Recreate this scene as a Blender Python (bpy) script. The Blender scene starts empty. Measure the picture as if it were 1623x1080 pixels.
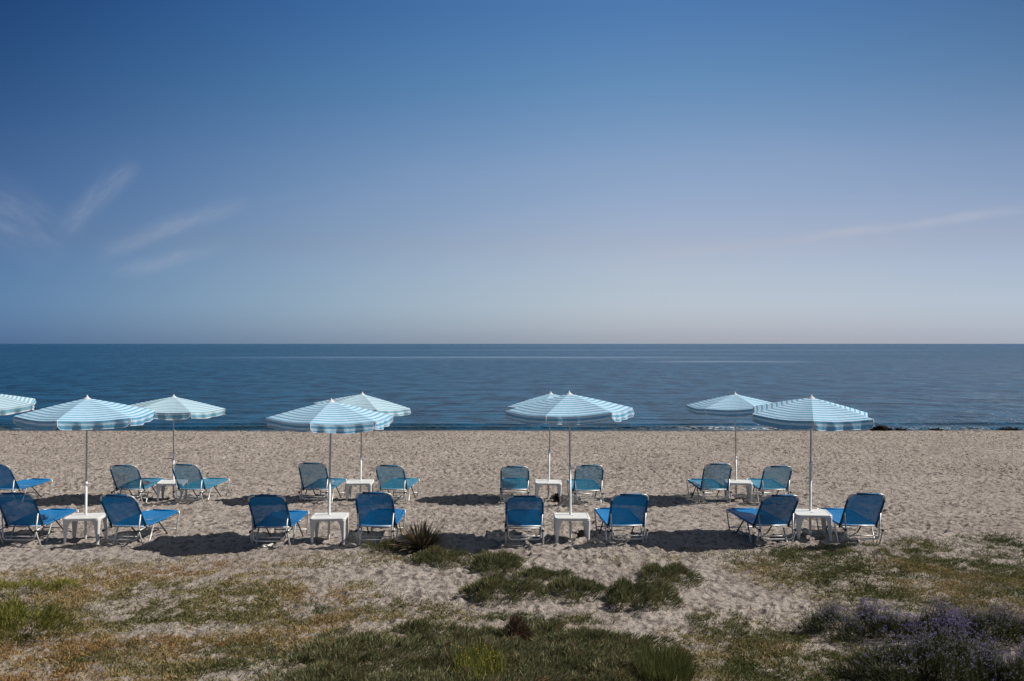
import bpy, math, random
import numpy as np
from mathutils import Vector, Matrix

R = math.radians
sc = bpy.context.scene
col = sc.collection
random.seed(7)
rng = np.random.default_rng(7)

# ------------------------------------------------------------------ camera
F = 1578.0; CX = 811.5; HZ = 545.0; CAMZ = 3.07          # focal length and horizon in photograph pixels
cam = bpy.data.cameras.new('camera'); co = bpy.data.objects.new('camera', cam); col.objects.link(co)
co.location = (0, 0, CAMZ); co.rotation_euler = (R(90), 0, 0)
cam.sensor_width = 36; cam.lens = 35.0; cam.shift_y = 5 / 1623.0
cam.clip_start = 0.05; cam.clip_end = 90000
sc.camera = co

# ------------------------------------------------------------------ world / sun
SUN_EL = 44.2; SUN_AZ = 83.0                              # azimuth clockwise from +Y (sea) towards +X
w = bpy.data.worlds.new('World'); sc.world = w; w.use_nodes = True
WT = w.node_tree; WT.nodes.clear()


class NG:
    """tiny node expression helper"""
    def __init__(s, t): s.t = t
    def n(s, typ, **kw):
        o = s.t.nodes.new(typ)
        for k, v in kw.items(): setattr(o, k, v)
        return o
    def link(s, a, b): s.t.links.new(a, b)
    def m(s, op, a, b=None, c=None, clamp=False):
        o = s.n('ShaderNodeMath', operation=op); o.use_clamp = clamp
        for i, v in enumerate((a, b, c)):
            if v is None: continue
            if isinstance(v, (int, float)): o.inputs[i].default_value = v
            else: s.link(v, o.inputs[i])
        return o.outputs[0]
    def mixc(s, f, a, b, mode='MIX'):
        o = s.n('ShaderNodeMix', data_type='RGBA', blend_type=mode)
        for i, v in ((0, f), (6, a), (7, b)):
            if isinstance(v, (int, float)): o.inputs[i].default_value = v
            elif isinstance(v, (tuple, list)): o.inputs[i].default_value = (*v[:3], 1)
            else: s.link(v, o.inputs[i])
        return o.outputs[2]
    def ramp(s, f, stops, interp='LINEAR'):
        o = s.n('ShaderNodeValToRGB'); o.color_ramp.interpolation = interp
        e = o.color_ramp.elements
        while len(e) < len(stops): e.new(0.5)
        for i, (p, c) in enumerate(stops):
            e[i].position = p; e[i].color = (*c, 1) if isinstance(c, (tuple, list)) else (c, c, c, 1)
        s.link(f, o.inputs[0]); return o.outputs[0]
    def noise(s, vec, scale, detail=3, rough=.55, dist=0.0):
        o = s.n('ShaderNodeTexNoise'); s.link(vec, o.inputs['Vector'])
        o.inputs['Scale'].default_value = scale; o.inputs['Detail'].default_value = detail
        o.inputs['Roughness'].default_value = rough; o.inputs['Distortion'].default_value = dist
        return o.outputs['Fac']
    def map(s, vec, scale=(1, 1, 1), rot=(0, 0, 0), loc=(0, 0, 0)):
        o = s.n('ShaderNodeMapping'); s.link(vec, o.inputs[0])
        o.inputs['Scale'].default_value = scale; o.inputs['Rotation'].default_value = rot; o.inputs['Location'].default_value = loc
        return o.outputs[0]
    def sep(s, v):
        o = s.n('ShaderNodeSeparateXYZ'); s.link(v, o.inputs[0]); return o.outputs
    def comb(s, x, y, z=0.0):
        o = s.n('ShaderNodeCombineXYZ')
        for i, v in enumerate((x, y, z)):
            if isinstance(v, (int, float)): o.inputs[i].default_value = v
            else: s.link(v, o.inputs[i])
        return o.outputs[0]


g = NG(WT)
sky = g.n('ShaderNodeTexSky', sky_type='NISHITA'); sky.sun_disc = False
sky.sun_elevation = R(SUN_EL); sky.sun_rotation = R(SUN_AZ)
sky.altitude = 0; sky.air_density = 1.0; sky.dust_density = 1.2; sky.ozone_density = 2.0
tc = g.n('ShaderNodeTexCoord'); d = tc.outputs['Generated']
X, Y, Z = g.sep(d)
Yp = g.m('MAXIMUM', Y, 0.05)
az = g.m('DIVIDE', X, Yp); el = g.m('DIVIDE', Z, Yp)
# colour of the air by height above the horizon (clear, dry air: deep blue higher up, mauve haze low down)
elc = g.m('MAXIMUM', Z, 0.0)
tint = g.ramp(elc, [(0.0, (.53, .66, 1.0)), (.008, (.475, .60, .94)), (.022, (.435, .54, .82)), (.055, (.405, .46, .625)), (.0978, (.403, .403, .493)), (.1777, (.34, .386, .465)), (.2486, (.227, .346, .437)),
                   (.321, (.159, .29, .43)), (.6, (.50, .44, .36)), (1.0, (.60, .50, .38))])  # unseen zenith set brighter and warmer to lift the shadows
skyc = g.mixc(1.0, sky.outputs[0], tint, 'MULTIPLY')
# the sky is deepest away from the sun
SC = (1.35, 1.2, 1.1)
side = g.ramp(g.m('MULTIPLY_ADD', X, .5, .5), [(p_, tuple(a / b for a, b in zip(c_, SC))) for p_, c_ in [(0.1, (.19, .32, .55)), (.25, (.20, .39, .64)), (.38, (.74, .83, .89)), (.50, (1.10, 1.03, .98)), (.60, (1.27, 1.11, 1.02)), (.76, (.83, .83, .87)), (.95, (.85, .85, .82))]], 'B_SPLINE')
skyc = g.mixc(1.0, g.mixc(1.0, skyc, side, 'MULTIPLY'), SC, 'MULTIPLY')
fall = g.m('MAXIMUM', g.m('SUBTRACT', 1.08, g.m('MULTIPLY', g.m('MULTIPLY', elc, g.m('MULTIPLY', X, X)), 6.2)), .45)  # upper corners darkened: a lens vignette put into the sky colour
skyc = g.mixc(1.0, skyc, g.comb(fall, fall, fall), 'MULTIPLY')


def wisp(x0, y0, x1, y1, wd, amt, seed, nz=60):
    """a thin streak of cirrus between two directions of the sky"""
    a0, e0, a1, e1 = (x0 - CX) / F, (HZ - y0) / F, (x1 - CX) / F, (HZ - y1) / F
    L = math.hypot(a1 - a0, e1 - e0); c, s_ = (a1 - a0) / L, (e1 - e0) / L
    da = g.m('SUBTRACT', az, (a0 + a1) / 2); de = g.m('SUBTRACT', el, (e0 + e1) / 2)
    u = g.m('ADD', g.m('MULTIPLY', da, c), g.m('MULTIPLY', de, s_))
    v = g.m('SUBTRACT', g.m('MULTIPLY', de, c), g.m('MULTIPLY', da, s_))
    vec = g.comb(g.m('MULTIPLY', u, 11.0), g.m('MULTIPLY', v, 42.0), seed)
    bend = g.m('MULTIPLY_ADD', g.noise(g.comb(g.m('MULTIPLY', u, 8.0), g.m('MULTIPLY', v, 12.0), seed), 1.3, 3), wd * 2.6, -wd * 1.3)
    v2 = g.m('ADD', v, bend)
    mu = g.m('SUBTRACT', 1.0, g.m('POWER', g.m('ABSOLUTE', g.m('DIVIDE', u, L * .62)), 2.0), clamp=True)
    mv = g.m('EXPONENT', g.m('MULTIPLY', g.m('POWER', g.m('ABSOLUTE', g.m('DIVIDE', v2, wd)), 2.0), -1.0))
    nn = g.m('MULTIPLY_ADD', g.noise(vec, 1.6, 6, .6), 1.9, -.42, clamp=True)
    return g.m('MULTIPLY', g.m('MULTIPLY', g.m('MULTIPLY', mu, mv), nn), amt)


cl = None
for a in [(112, 360, 212, 262, .0105, .40, 1.0), (170, 402, 375, 322, .0075, .38, 2.0), (190, 432, 352, 388, .007, .3, 3.0),
          (-60, 300, 90, 390, .020, .27, 4.0), (980, 416, 1640, 332, .0048, .9, 5.4), (380, 330, 900, 250, .02, .05, 6.0),
          (1100, 230, 1600, 330, .03, .06, 7.0), (560, 460, 1000, 440, .012, .08, 8.0)]:
    q = wisp(*a); cl = q if cl is None else g.m('ADD', cl, q, clamp=True)
front = g.m('GREATER_THAN', Y, 0.06)
cl = g.m('MULTIPLY', cl, front)
cloudc = (2.1, 2.3, 2.75)
skyc = g.mixc(cl, skyc, cloudc)
bg = g.n('ShaderNodeBackground'); g.link(skyc, bg.inputs[0]); bg.inputs[1].default_value = 0.15
wo = g.n('ShaderNodeOutputWorld'); g.link(bg.outputs[0], wo.inputs[0])

sd = Vector((math.sin(R(SUN_AZ)) * math.cos(R(SUN_EL)), math.cos(R(SUN_AZ)) * math.cos(R(SUN_EL)), math.sin(R(SUN_EL))))
sl = bpy.data.lights.new('sun', 'SUN'); so = bpy.data.objects.new('sun', sl); col.objects.link(so)
sl.energy = 3.6; sl.angle = R(0.5); sl.color = (1, .955, .89)
so.rotation_euler = sd.to_track_quat('Z', 'Y').to_euler(); so.location = sd * 60
sc.view_settings.view_transform = 'Standard'; sc.view_settings.look = 'None'
sc.view_settings.exposure = 0.48; sc.view_settings.gamma = 1.0


# ------------------------------------------------------------------ helpers
def tag(o, label=None, cat=None, group=None, kind=None):
    if label: o['label'] = label
    if cat: o['category'] = cat
    if group: o['group'] = group
    if kind: o['kind'] = kind
    return o


def empty(name, loc, rot=(0, 0, 0)):
    o = bpy.data.objects.new(name, None); col.objects.link(o)
    o.location = loc; o.rotation_euler = rot; o.empty_display_size = .2
    return o


class MB:
    def __init__(s): s.v = []; s.f = []; s.uv = None
    def add(s, vs, fs):
        b = len(s.v); s.v += [tuple(p) for p in vs]; s.f += [tuple(i + b for i in q) for q in fs]
    def tube(s, pts, r, n=8, closed=False, cap=True):
        pts = [Vector(p) for p in pts]; m = len(pts)
        rs = r if isinstance(r, (list, tuple)) else [r] * m
        vs = []; up = None
        for i, p in enumerate(pts):
            if closed: t = (pts[(i + 1) % m] - pts[i - 1])
            else: t = pts[min(i + 1, m - 1)] - pts[max(i - 1, 0)]
            t.normalize()
            if up is None:
                up = t.orthogonal().normalized()
            up = (up - t * up.dot(t)).normalized(); bi = t.cross(up)
            for k in range(n):
                a = 2 * math.pi * k / n
                vs.append(p + (up * math.cos(a) + bi * math.sin(a)) * rs[i])
        fs = []
        for i in range(m if closed else m - 1):
            j = (i + 1) % m
            for k in range(n):
                k2 = (k + 1) % n
                fs.append((i * n + k, i * n + k2, j * n + k2, j * n + k))
        if cap and not closed:
            fs.append(tuple(range(n - 1, -1, -1))); fs.append(tuple((m - 1) * n + k for k in range(n)))
        s.add(vs, fs); return s
    def lathe(s, prof, n=16, c=(0, 0, 0)):
        vs = []; fs = []
        for r, z in prof:
            for k in range(n):
                a = 2 * math.pi * k / n; vs.append((c[0] + r * math.cos(a), c[1] + r * math.sin(a), c[2] + z))
        for i in range(len(prof) - 1):
            for k in range(n):
                k2 = (k + 1) % n; fs.append((i * n + k, i * n + k2, (i + 1) * n + k2, (i + 1) * n + k))
        s.add(vs, fs); return s
    def build(s, name, mat, parent=None, smooth=True):
        me = bpy.data.meshes.new(name); me.from_pydata(s.v, [], s.f); me.materials.append(mat)
        if smooth: me.shade_smooth()
        me.update()
        o = bpy.data.objects.new(name, me); col.objects.link(o); o.parent = parent
        return o


def fillet(pts, r, n=5):
    pts = [Vector(p) for p in pts]; out = [pts[0]]
    for i in range(1, len(pts) - 1):
        a, b, c = pts[i - 1], pts[i], pts[i + 1]
        ra = min(r, (a - b).length * .49, (c - b).length * .49)
        p0 = b + (a - b).normalized() * ra; p2 = b + (c - b).normalized() * ra
        for k in range(n + 1):
            t = k / n; out.append(p0 * (1 - t) ** 2 + b * 2 * t * (1 - t) + p2 * t * t)
    out.append(pts[-1]); return out


def np_mesh(name, V, faces, mats, attrs=None, smooth=False, parent=None):
    """faces: list of int arrays (n,k)"""
    me = bpy.data.meshes.new(name)
    V = np.asarray(V, np.float32); me.vertices.add(len(V)); me.vertices.foreach_set('co', V.ravel())
    li = np.concatenate([f.ravel() for f in faces]).astype(np.int32)
    tot = np.concatenate([np.full(len(f), f.shape[1]) for f in faces]).astype(np.int32)
    st = np.concatenate([[0], np.cumsum(tot)[:-1]]).astype(np.int32)
    me.loops.add(len(li)); me.loops.foreach_set('vertex_index', li)
    me.polygons.add(len(tot)); me.polygons.foreach_set('loop_start', st)
    me.polygons.foreach_set('loop_total', tot) if False else None
    if smooth: me.polygons.foreach_set('use_smooth', np.ones(len(tot), bool))
    me.update(calc_edges=True)
    for k, v in (attrs or {}).items():
        a = me.attributes.new(k, 'FLOAT', 'POINT'); a.data.foreach_set('value', np.asarray(v, np.float32))
    me.materials.append(mats)
    o = bpy.data.objects.new(name, me); col.objects.link(o); o.parent = parent
    return o


# ---- numpy noise
_T = rng.random((256, 256)).astype(np.float32)
def vnoise(x, y):
    xi = np.floor(x).astype(np.int64); yi = np.floor(y).astype(np.int64)
    fx = x - xi; fy = y - yi; fx = fx * fx * (3 - 2 * fx); fy = fy * fy * (3 - 2 * fy)
    a = _T[xi & 255, yi & 255]; b = _T[(xi + 1) & 255, yi & 255]; c = _T[xi & 255, (yi + 1) & 255]; e = _T[(xi + 1) & 255, (yi + 1) & 255]
    return (a * (1 - fx) + b * fx) * (1 - fy) + (c * (1 - fx) + e * fx) * fy
def fbm(x, y, o=4):
    s = 0; a = .5; t = 0
    for i in range(o):
        s = s + a * vnoise(x * 2 ** i + 17.3 * i, y * 2 ** i + 5.1 * i); t += a; a *= .5
    return s / t

# ---- trampled sand height tile, 10 m x 10 m, 2 cm cells
TS = 10.0; TN = 512
tile = np.zeros((TN, TN), np.float32)
gi = np.arange(-14, 15)
for _ in range(3400):
    cx, cy = rng.integers(0, TN, 2)
    a = rng.normal(math.pi / 2, .9); L = rng.uniform(3.2, 7.0); Wd = L * rng.uniform(.38, .7); dp = rng.uniform(.35, 1.0)
    gx, gy = np.meshgrid(gi, gi, indexing='ij')
    u = (gx * math.cos(a) + gy * math.sin(a)) / L; v = (-gx * math.sin(a) + gy * math.cos(a)) / Wd
    r2 = u * u + v * v
    k = dp * (-np.exp(-r2 * 1.2) * 1.0 + .75 * np.exp(-((np.sqrt(r2) - 1.55) ** 2) * 4))
    ix = (cx + gi) % TN; iy = (cy + gi) % TN
    tile[np.ix_(ix, iy)] = np.clip(tile[np.ix_(ix, iy)] * .8 + k, -1.3, 1.3)
tile -= tile.mean()
def samp(x, y):
    u = (x / TS * TN) % TN; v = (y / TS * TN) % TN
    i = np.floor(u).astype(int); j = np.floor(v).astype(int); fu = u - i; fv = v - j
    i %= TN; j %= TN; i2 = (i + 1) % TN; j2 = (j + 1) % TN
    return (tile[i, j] * (1 - fu) + tile[i2, j] * fu) * (1 - fv) + (tile[i, j2] * (1 - fu) + tile[i2, j2] * fu) * fv

SEA = -0.95
_by = np.array([-400, -20, 1, 4, 6.5, 8.5, 10, 15.6, 20.8, 30, 41, 43.5, 45.2, 46.6, 49, 60, 500])
_bz = np.array([1.6, 1.5, 1.42, .85, .3, .04, .0, .0, -.17, -.46, -.73, -.80, -.88, -.965, -1.08, -1.5, -9])
def base(x, y):
    x = np.asarray(x, float); y = np.asarray(y, float)
    yy = y + 1.3 * (fbm(x * .07 + 3, y * 0 + 1.5, 2) - .5) * np.clip((y - 36) / 6, 0, 1)
    z = np.interp(yy, _by, _bz)
    z = z + .07 * (fbm(x * .45 + 9, y * .45, 3) - .5) * np.clip((44 - y) / 8, 0, 1)
    z = z + .05 * np.clip((x - 2) / 4, 0, 1) * np.exp(-((y - 15.8) / 1.6) ** 2)
    return z
def gheight(x, y):
    z = base(x, y)
    c, s = math.cos(.6), math.sin(.6)
    h = samp(x * 1.55, y * 1.35) * .6 + samp((x * c - y * s) * 1.15 + 3.3, (x * s + y * c) * 1.15 + 1.7) * .5
    near = np.clip((y - 5) / 3, 0, 1) * np.clip((45.2 - y) / 1.2, 0, 1)
    amp = np.interp(y, [8, 13, 15, 17, 22, 27, 43], [.022, .040, .050, .052, .056, .075, .09])
    amp = amp * (.45 + 1.1 * fbm(x * .3 + 40, y * .22, 3))
    return z + h * amp * near + (.05 * (fbm(x * 2.1, y * 2.1, 3) - .5) + .03 * (fbm(x * 6.1 + 4, y * 5.1, 2) - .5)) * near
def gz(x, y): return float(base(x, y))
def at(px, py):
    """point of the beach seen at a pixel of the photograph"""
    D = 15.0
    for _ in range(40): D += (F * (CAMZ - gz((px - CX) * D / F, D)) / (py - HZ) - D) * .7
    return (px - CX) * D / F, D


# ------------------------------------------------------------------ materials
def newmat(name):
    m = bpy.data.materials.new(name); m.use_nodes = True; m.node_tree.nodes.clear()
    h = NG(m.node_tree); out = h.n('ShaderNodeOutputMaterial'); return m, h, out
def prin(h, out, colr, rough=.6, spec=.5, metal=0, normal=None):
    p = h.n('ShaderNodeBsdfPrincipled')
    for k, v in (('Base Color', colr), ('Roughness', rough), ('Metallic', metal), ('Specular IOR Level', spec)):
        if isinstance(v, (int, float)): p.inputs[k].default_value = v
        elif isinstance(v, (tuple, list)): p.inputs[k].default_value = (*v, 1)
        else: h.link(v, p.inputs[k])
    if normal is not None: h.link(normal, p.inputs['Normal'])
    h.link(p.outputs[0], out.inputs[0]); return p
def bump(h, hgt, strength=.5, dist=.01):
    b = h.n('ShaderNodeBump'); b.inputs['Strength'].default_value = strength; b.inputs['Distance'].default_value = dist
    if not isinstance(strength, (int, float)): h.link(strength, b.inputs['Strength'])
    h.link(hgt, b.inputs['Height']); return b.outputs[0]

# sand with thatch of dead and living ground plants
m_sand, h, out = newmat('sand')
ge = h.n('ShaderNodeNewGeometry'); P = ge.outputs['Position']
n1 = h.noise(P, 1.1, 4); n2 = h.noise(P, 26, 4, .7); n3 = h.noise(P, 7.5, 5, .65); n4 = h.noise(P, 140, 2, .6)
c = h.ramp(n1, [(.3, (.360, .310, .270)), (.7, (.440, .385, .340))])
c = h.mixc(h.ramp(n2, [(.36, .6), (.5, 0.0)]), c, (.155, .125, .105))
nf = h.noise(h.map(P, (1, .55, 1)), 6.5, 3, .6)
c = h.mixc(h.ramp(nf, [(.36, .85), (.47, 0.0)]), c, (.12, .098, .085))
nf2 = h.noise(h.map(P, (1, .6, 1), (0, 0, .4)), 13, 3, .6)
c = h.mixc(h.ramp(nf2, [(.37, .75), (.45, 0.0)]), c, (.14, .115, .10))
c = h.mixc(h.ramp(n3, [(.60, 0.0), (.75, .4)]), c, (.50, .42, .35))
c = h.mixc(h.ramp(n4, [(.62, 0.0), (.72, .35)]), c, (.62, .56, .5))
c = h.mixc(h.ramp(h.noise(h.map(P, (.35, .5, 1)), 1.0, 5, .65), [(.38, .30), (.6, 0.0)]), c, (.20, .165, .14))
at_ = h.n('ShaderNodeAttribute', attribute_name='thatch'); ag = h.n('ShaderNodeAttribute', attribute_name='green')
tn = h.ramp(h.noise(P, 16, 5, .75), [(.34, 0.0), (.62, 1.0)])
dry = h.ramp(h.noise(P, 3.2, 4, .6), [(.35, (.20, .14, .075)), (.5, (.235, .18, .095)), (.66, (.15, .13, .065))])
c = h.mixc(h.m('MULTIPLY', at_.outputs['Fac'], h.m('MULTIPLY_ADD', tn, .6, .4)), c, dry)
c = h.mixc(h.m('MULTIPLY', ag.outputs['Fac'], h.m('MULTIPLY_ADD', tn, .6, .35)), c, (.085, .08, .035))
zz = h.sep(P)[2]
wet = h.m('DIVIDE', h.m('SUBTRACT', h.m('MULTIPLY_ADD', n1, .05, SEA + .10), zz), .05, clamp=True)
c = h.mixc(wet, c, (.10, .085, .072))
hb = h.m('ADD', h.m('MULTIPLY', n2, .7), h.m('ADD', h.m('MULTIPLY', n3, 1.1), h.m('MULTIPLY', n4, .15)))
prin(h, out, c, h.m('MULTIPLY_ADD', wet, -.55, .92), .25, 0, bump(h, hb, 1.0, .04))

# sea
m_sea, h, out = newmat('sea_water')
ge = h.n('ShaderNodeNewGeometry'); P = ge.outputs['Position']
sx, sy, sz = h.sep(P)
slick = h.ramp(h.noise(h.map(P, (.0011, .0085, 1), (0, 0, R(2))), 1.0, 4, .6), [(.53, 0.0), (.66, 1.0)])
far = h.m('DIVIDE', h.m('SUBTRACT', sy, 70.0), 200.0, clamp=True)
band = h.noise(h.map(P, (.006, .03, 1), (0, 0, R(-3))), 1.0, 4, .6)
w1 = h.noise(h.map(P, (.35, 1.1, 1), (0, 0, R(6))), 1.0, 4, .6)
w2 = h.noise(h.map(P, (.12, .34, 1), (0, 0, R(-8))), 1.0, 3, .55)
w3 = h.noise(h.map(P, (2.2, 5.5, 1), (0, 0, R(3))), 1.0, 3, .6)
hh = h.m('ADD', h.m('MULTIPLY', w1, .55), h.m('ADD', h.m('MULTIPLY', w2, 1.1), h.m('MULTIPLY', w3, .16)))
wy = h.m('ADD', sy, h.m('MULTIPLY_ADD', h.noise(h.map(P, (.03, .004, 1)), 1.0, 3), 26, -13))
def lane(y0, wd, x0, x1, amt):
    a = h.m('EXPONENT', h.m('MULTIPLY', h.m('POWER', h.m('ABSOLUTE', h.m('DIVIDE', h.m('SUBTRACT', wy, y0), wd)), 2.0), -1.0))
    xx = h.m('DIVIDE', h.m('SUBTRACT', sx, (x0 + x1) / 2), (x1 - x0) / 2)
    return h.m('MULTIPLY', h.m('MULTIPLY', a, h.m('SUBTRACT', 1.0, h.m('POWER', h.m('ABSOLUTE', xx), 3.0), clamp=True)), amt)
lanes = h.m('ADD', h.m('ADD', lane(292, 21, -105, 75, 1.0), lane(222, 11, 26, 70, 1.0)), lane(640, 60, -120, 330, .5), clamp=True)
slk = h.m('MAXIMUM', h.m('MULTIPLY', h.m('MULTIPLY', slick, far), .5), lanes)
strg = h.m('MULTIPLY', h.m('SUBTRACT', 1.0, h.m('MULTIPLY', slk, .75)), h.m('MULTIPLY_ADD', band, .6, .55))
b = h.n('ShaderNodeBump'); h.link(strg, b.inputs['Strength']); b.inputs['Distance'].default_value = 1.7; h.link(hh, b.inputs['Height'])
deep = h.ramp(h.m('DIVIDE', h.m('SUBTRACT', sy, 46.0), 60.0, clamp=True), [(0.0, (.02, .045, .06)), (.12, (.004, .030, .062)), (1, (.0003, .034, .082))])
fo = h.n('ShaderNodeAttribute', attribute_name='foam')
fn = h.ramp(h.noise(h.map(P, (1.3, 5, 1)), 2.2, 5, .75), [(.5, 0.0), (.6, 1.0)])
fm = h.m('MULTIPLY', fo.outputs['Fac'], fn, clamp=True)
rip = h.noise(h.map(P, (.42, .20, 1), (0, 0, R(2))), 1.0, 8, .68)
ripc = h.ramp(rip, [(.41, 0.0), (.57, 1.0)])
deep = h.mixc(h.m('MULTIPLY', ripc, .75), deep, (.006, .092, .182))
cc = h.mixc(fm, deep, (.7, .72, .72))
pp = prin(h, out, cc, h.m('MAXIMUM', h.m('MULTIPLY_ADD', slk, -.10, .24), fm), h.m('MULTIPLY_ADD', ripc, .20, h.m('MULTIPLY_ADD', h.m('MULTIPLY_ADD', sx, 1 / 110.0, .42, clamp=True), .20, h.m('MULTIPLY_ADD', lanes, .35, .06))), 0, b.outputs[0]); pp.inputs['IOR'].default_value = 1.33  # sheen painted in: reflectivity climbs towards the sunward side and on the lanes


def fabric_mat(name, c1, c2, transp, transl=.3):
    m, h, out = newmat(name)
    t = h.n('ShaderNodeTexCoord'); O = t.outputs['Object']
    oi = h.n('ShaderNodeObjectInfo')
    n = h.noise(O, 5, 4, .6); weave = h.noise(h.map(O, (140, 140, 140)), 3, 1)
    c = h.mixc(n, c1, c2)
    c = h.mixc(h.m('MULTIPLY', h.ramp(h.noise(O, 2.2, 5, .7), [(.55, 0.0), (.75, 1.0)]), .22), c, (.12, .26, .34))   # salt bleaching
    c = h.mixc(h.m('MULTIPLY', oi.outputs['Random'], .25), c, h.mixc(.5, c, (.0, .10, .22)))
    di = h.n('ShaderNodeBsdfPrincipled'); h.link(c, di.inputs['Base Color']); di.inputs['Roughness'].default_value = .55; di.inputs['Specular IOR Level'].default_value = .3
    h.link(bump(h, weave, .3, .002), di.inputs['Normal'])
    tr = h.n('ShaderNodeBsdfTranslucent'); h.link(c, tr.inputs[0])
    mx = h.n('ShaderNodeMixShader'); mx.inputs[0].default_value = transl; h.link(di.outputs[0], mx.inputs[1]); h.link(tr.outputs[0], mx.inputs[2])
    if transp > 0:
        tp = h.n('ShaderNodeBsdfTransparent'); m2 = h.n('ShaderNodeMixShader'); h.link(h.m('MULTIPLY_ADD', n, .2, transp - .1), m2.inputs[0])
        h.link(mx.outputs[0], m2.inputs[1]); h.link(tp.outputs[0], m2.inputs[2]); mx = m2
    h.link(mx.outputs[0], out.inputs[0]); return m
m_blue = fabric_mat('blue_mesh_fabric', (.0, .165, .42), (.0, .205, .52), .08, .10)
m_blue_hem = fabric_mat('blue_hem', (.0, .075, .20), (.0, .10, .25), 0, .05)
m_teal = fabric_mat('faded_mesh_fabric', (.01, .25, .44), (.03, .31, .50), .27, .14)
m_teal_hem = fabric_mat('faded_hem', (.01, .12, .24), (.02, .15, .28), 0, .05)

m_alu, h, out = newmat('aluminium_tube')
t = h.n('ShaderNodeTexCoord'); n = h.noise(t.outputs['Object'], 9, 5, .7)
prin(h, out, h.ramp(n, [(.3, (.42, .41, .39)), (.6, (.66, .65, .62))]), h.m('MULTIPLY_ADD', n, .3, .25), .5, .35, bump(h, n, .15, .002))
m_black, h, out = newmat('black_steel')
t = h.n('ShaderNodeTexCoord'); n = h.noise(t.outputs['Object'], 12, 4)
prin(h, out, h.ramp(n, [(.35, (.018, .018, .02)), (.7, (.06, .05, .045))]), .5, .4)
m_plast, h, out = newmat('white_plastic')
ge = h.n('ShaderNodeNewGeometry'); n = h.noise(ge.outputs['Position'], 6, 5, .7); n_ = h.noise(ge.outputs['Position'], 60, 3, .6)
c = h.mixc(h.ramp(n, [(.5, 0.0), (.75, .5)]), (.74, .73, .69), (.55, .51, .44))
c = h.mixc(h.ramp(n_, [(.62, 0.0), (.75, .35)]), c, (.38, .33, .27))
prin(h, out, c, .42, .45, 0, bump(h, n, .12, .004))
m_pole, h, out = newmat('painted_pole')
t = h.n('ShaderNodeTexCoord'); n = h.noise(t.outputs['Object'], 7, 5, .7)
prin(h, out, h.ramp(n, [(.35, (.36, .35, .33)), (.6, (.56, .55, .52))]), .42, .5, .1)
m_sleeve, h, out = newmat('white_sleeve')
t = h.n('ShaderNodeTexCoord'); n = h.noise(t.outputs['Object'], 10, 5, .7)
prin(h, out, h.ramp(n, [(.35, (.66, .64, .60)), (.6, (.84, .83, .80))]), .4, .5)

def canopy_mat(name, wht, blu):
    m, h, out = newmat(name)
    uv = h.n('ShaderNodeUVMap'); u, v, _ = h.sep(uv.outputs[0])
    t = h.n('ShaderNodeTexCoord'); O = t.outputs['Object']
    vv = h.m('ADD', v, h.m('MULTIPLY_ADD', h.noise(O, 3, 2), .012, -.006))
    ph = h.m('FRACT', h.m('DIVIDE', vv, .086))
    s1 = h.m('MULTIPLY', h.m('DIVIDE', h.m('SUBTRACT', ph, .52), .03, clamp=True), h.m('SUBTRACT', 1.0, h.m('DIVIDE', h.m('SUBTRACT', ph, .94), .03, clamp=True)))
    thin = h.m('MULTIPLY', h.m('LESS_THAN', h.m('ABSOLUTE', h.m('SUBTRACT', ph, .22)), .035), .45)
    hemb = h.m('MULTIPLY', h.m('GREATER_THAN', vv, 1.062), h.m('LESS_THAN', vv, 1.128))
    st = h.m('MAXIMUM', h.m('MULTIPLY', h.m('MAXIMUM', s1, thin), h.m('LESS_THAN', vv, 1.062)), hemb)
    n = h.noise(O, 6, 4, .65)
    c = h.mixc(st, wht, blu)
    c = h.mixc(h.ramp(n, [(.5, 0.0), (.8, .22)]), c, (.48, .54, .56))
    di = h.n('ShaderNodeBsdfPrincipled'); h.link(c, di.inputs['Base Color']); di.inputs['Roughness'].default_value = .75; di.inputs['Specular IOR Level'].default_value = .2
    h.link(bump(h, h.noise(h.map(O, (1, 1, 1)), 7, 4, .6), .5, .03), di.inputs['Normal'])
    tr = h.n('ShaderNodeBsdfTranslucent'); h.link(c, tr.inputs[0])
    mx = h.n('ShaderNodeMixShader'); mx.inputs[0].default_value = .22; h.link(di.outputs[0], mx.inputs[1]); h.link(tr.outputs[0], mx.inputs[2])
    h.link(mx.outputs[0], out.inputs[0]); return m
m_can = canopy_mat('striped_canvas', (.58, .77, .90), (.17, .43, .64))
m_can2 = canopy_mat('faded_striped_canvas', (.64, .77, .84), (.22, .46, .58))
m_pipe, h, out = newmat('white_piping'); prin(h, out, (.66, .68, .70), .7, .2)

def leaf_mat(name, stops, rough=.6, transl=.25):
    m, h, out = newmat(name)
    a = h.n('ShaderNodeAttribute', attribute_name='rnd')
    c = h.ramp(a.outputs['Fac'], stops)
    p = h.n('ShaderNodeBsdfPrincipled'); h.link(c, p.inputs['Base Color']); p.inputs['Roughness'].default_value = .8; p.inputs['Specular IOR Level'].default_value = .12
    tr = h.n('ShaderNodeBsdfTranslucent'); h.link(c, tr.inputs[0])
    mx = h.n('ShaderNodeMixShader'); mx.inputs[0].default_value = transl; h.link(p.outputs[0], mx.inputs[1]); h.link(tr.outputs[0], mx.inputs[2])
    h.link(mx.outputs[0], out.inputs[0]); return m
m_dry = leaf_mat('dry_weed', [(0, (.31, .17, .07)), (.2, (.36, .25, .11)), (.5, (.42, .34, .18)), (.75, (.22, .19, .085)), (1, (.12, .13, .05))])
m_grn = leaf_mat('green_grass', [(0, (.055, .075, .022)), (.4, (.10, .115, .035)), (.7, (.17, .16, .06)), (1, (.24, .19, .09))])
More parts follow.
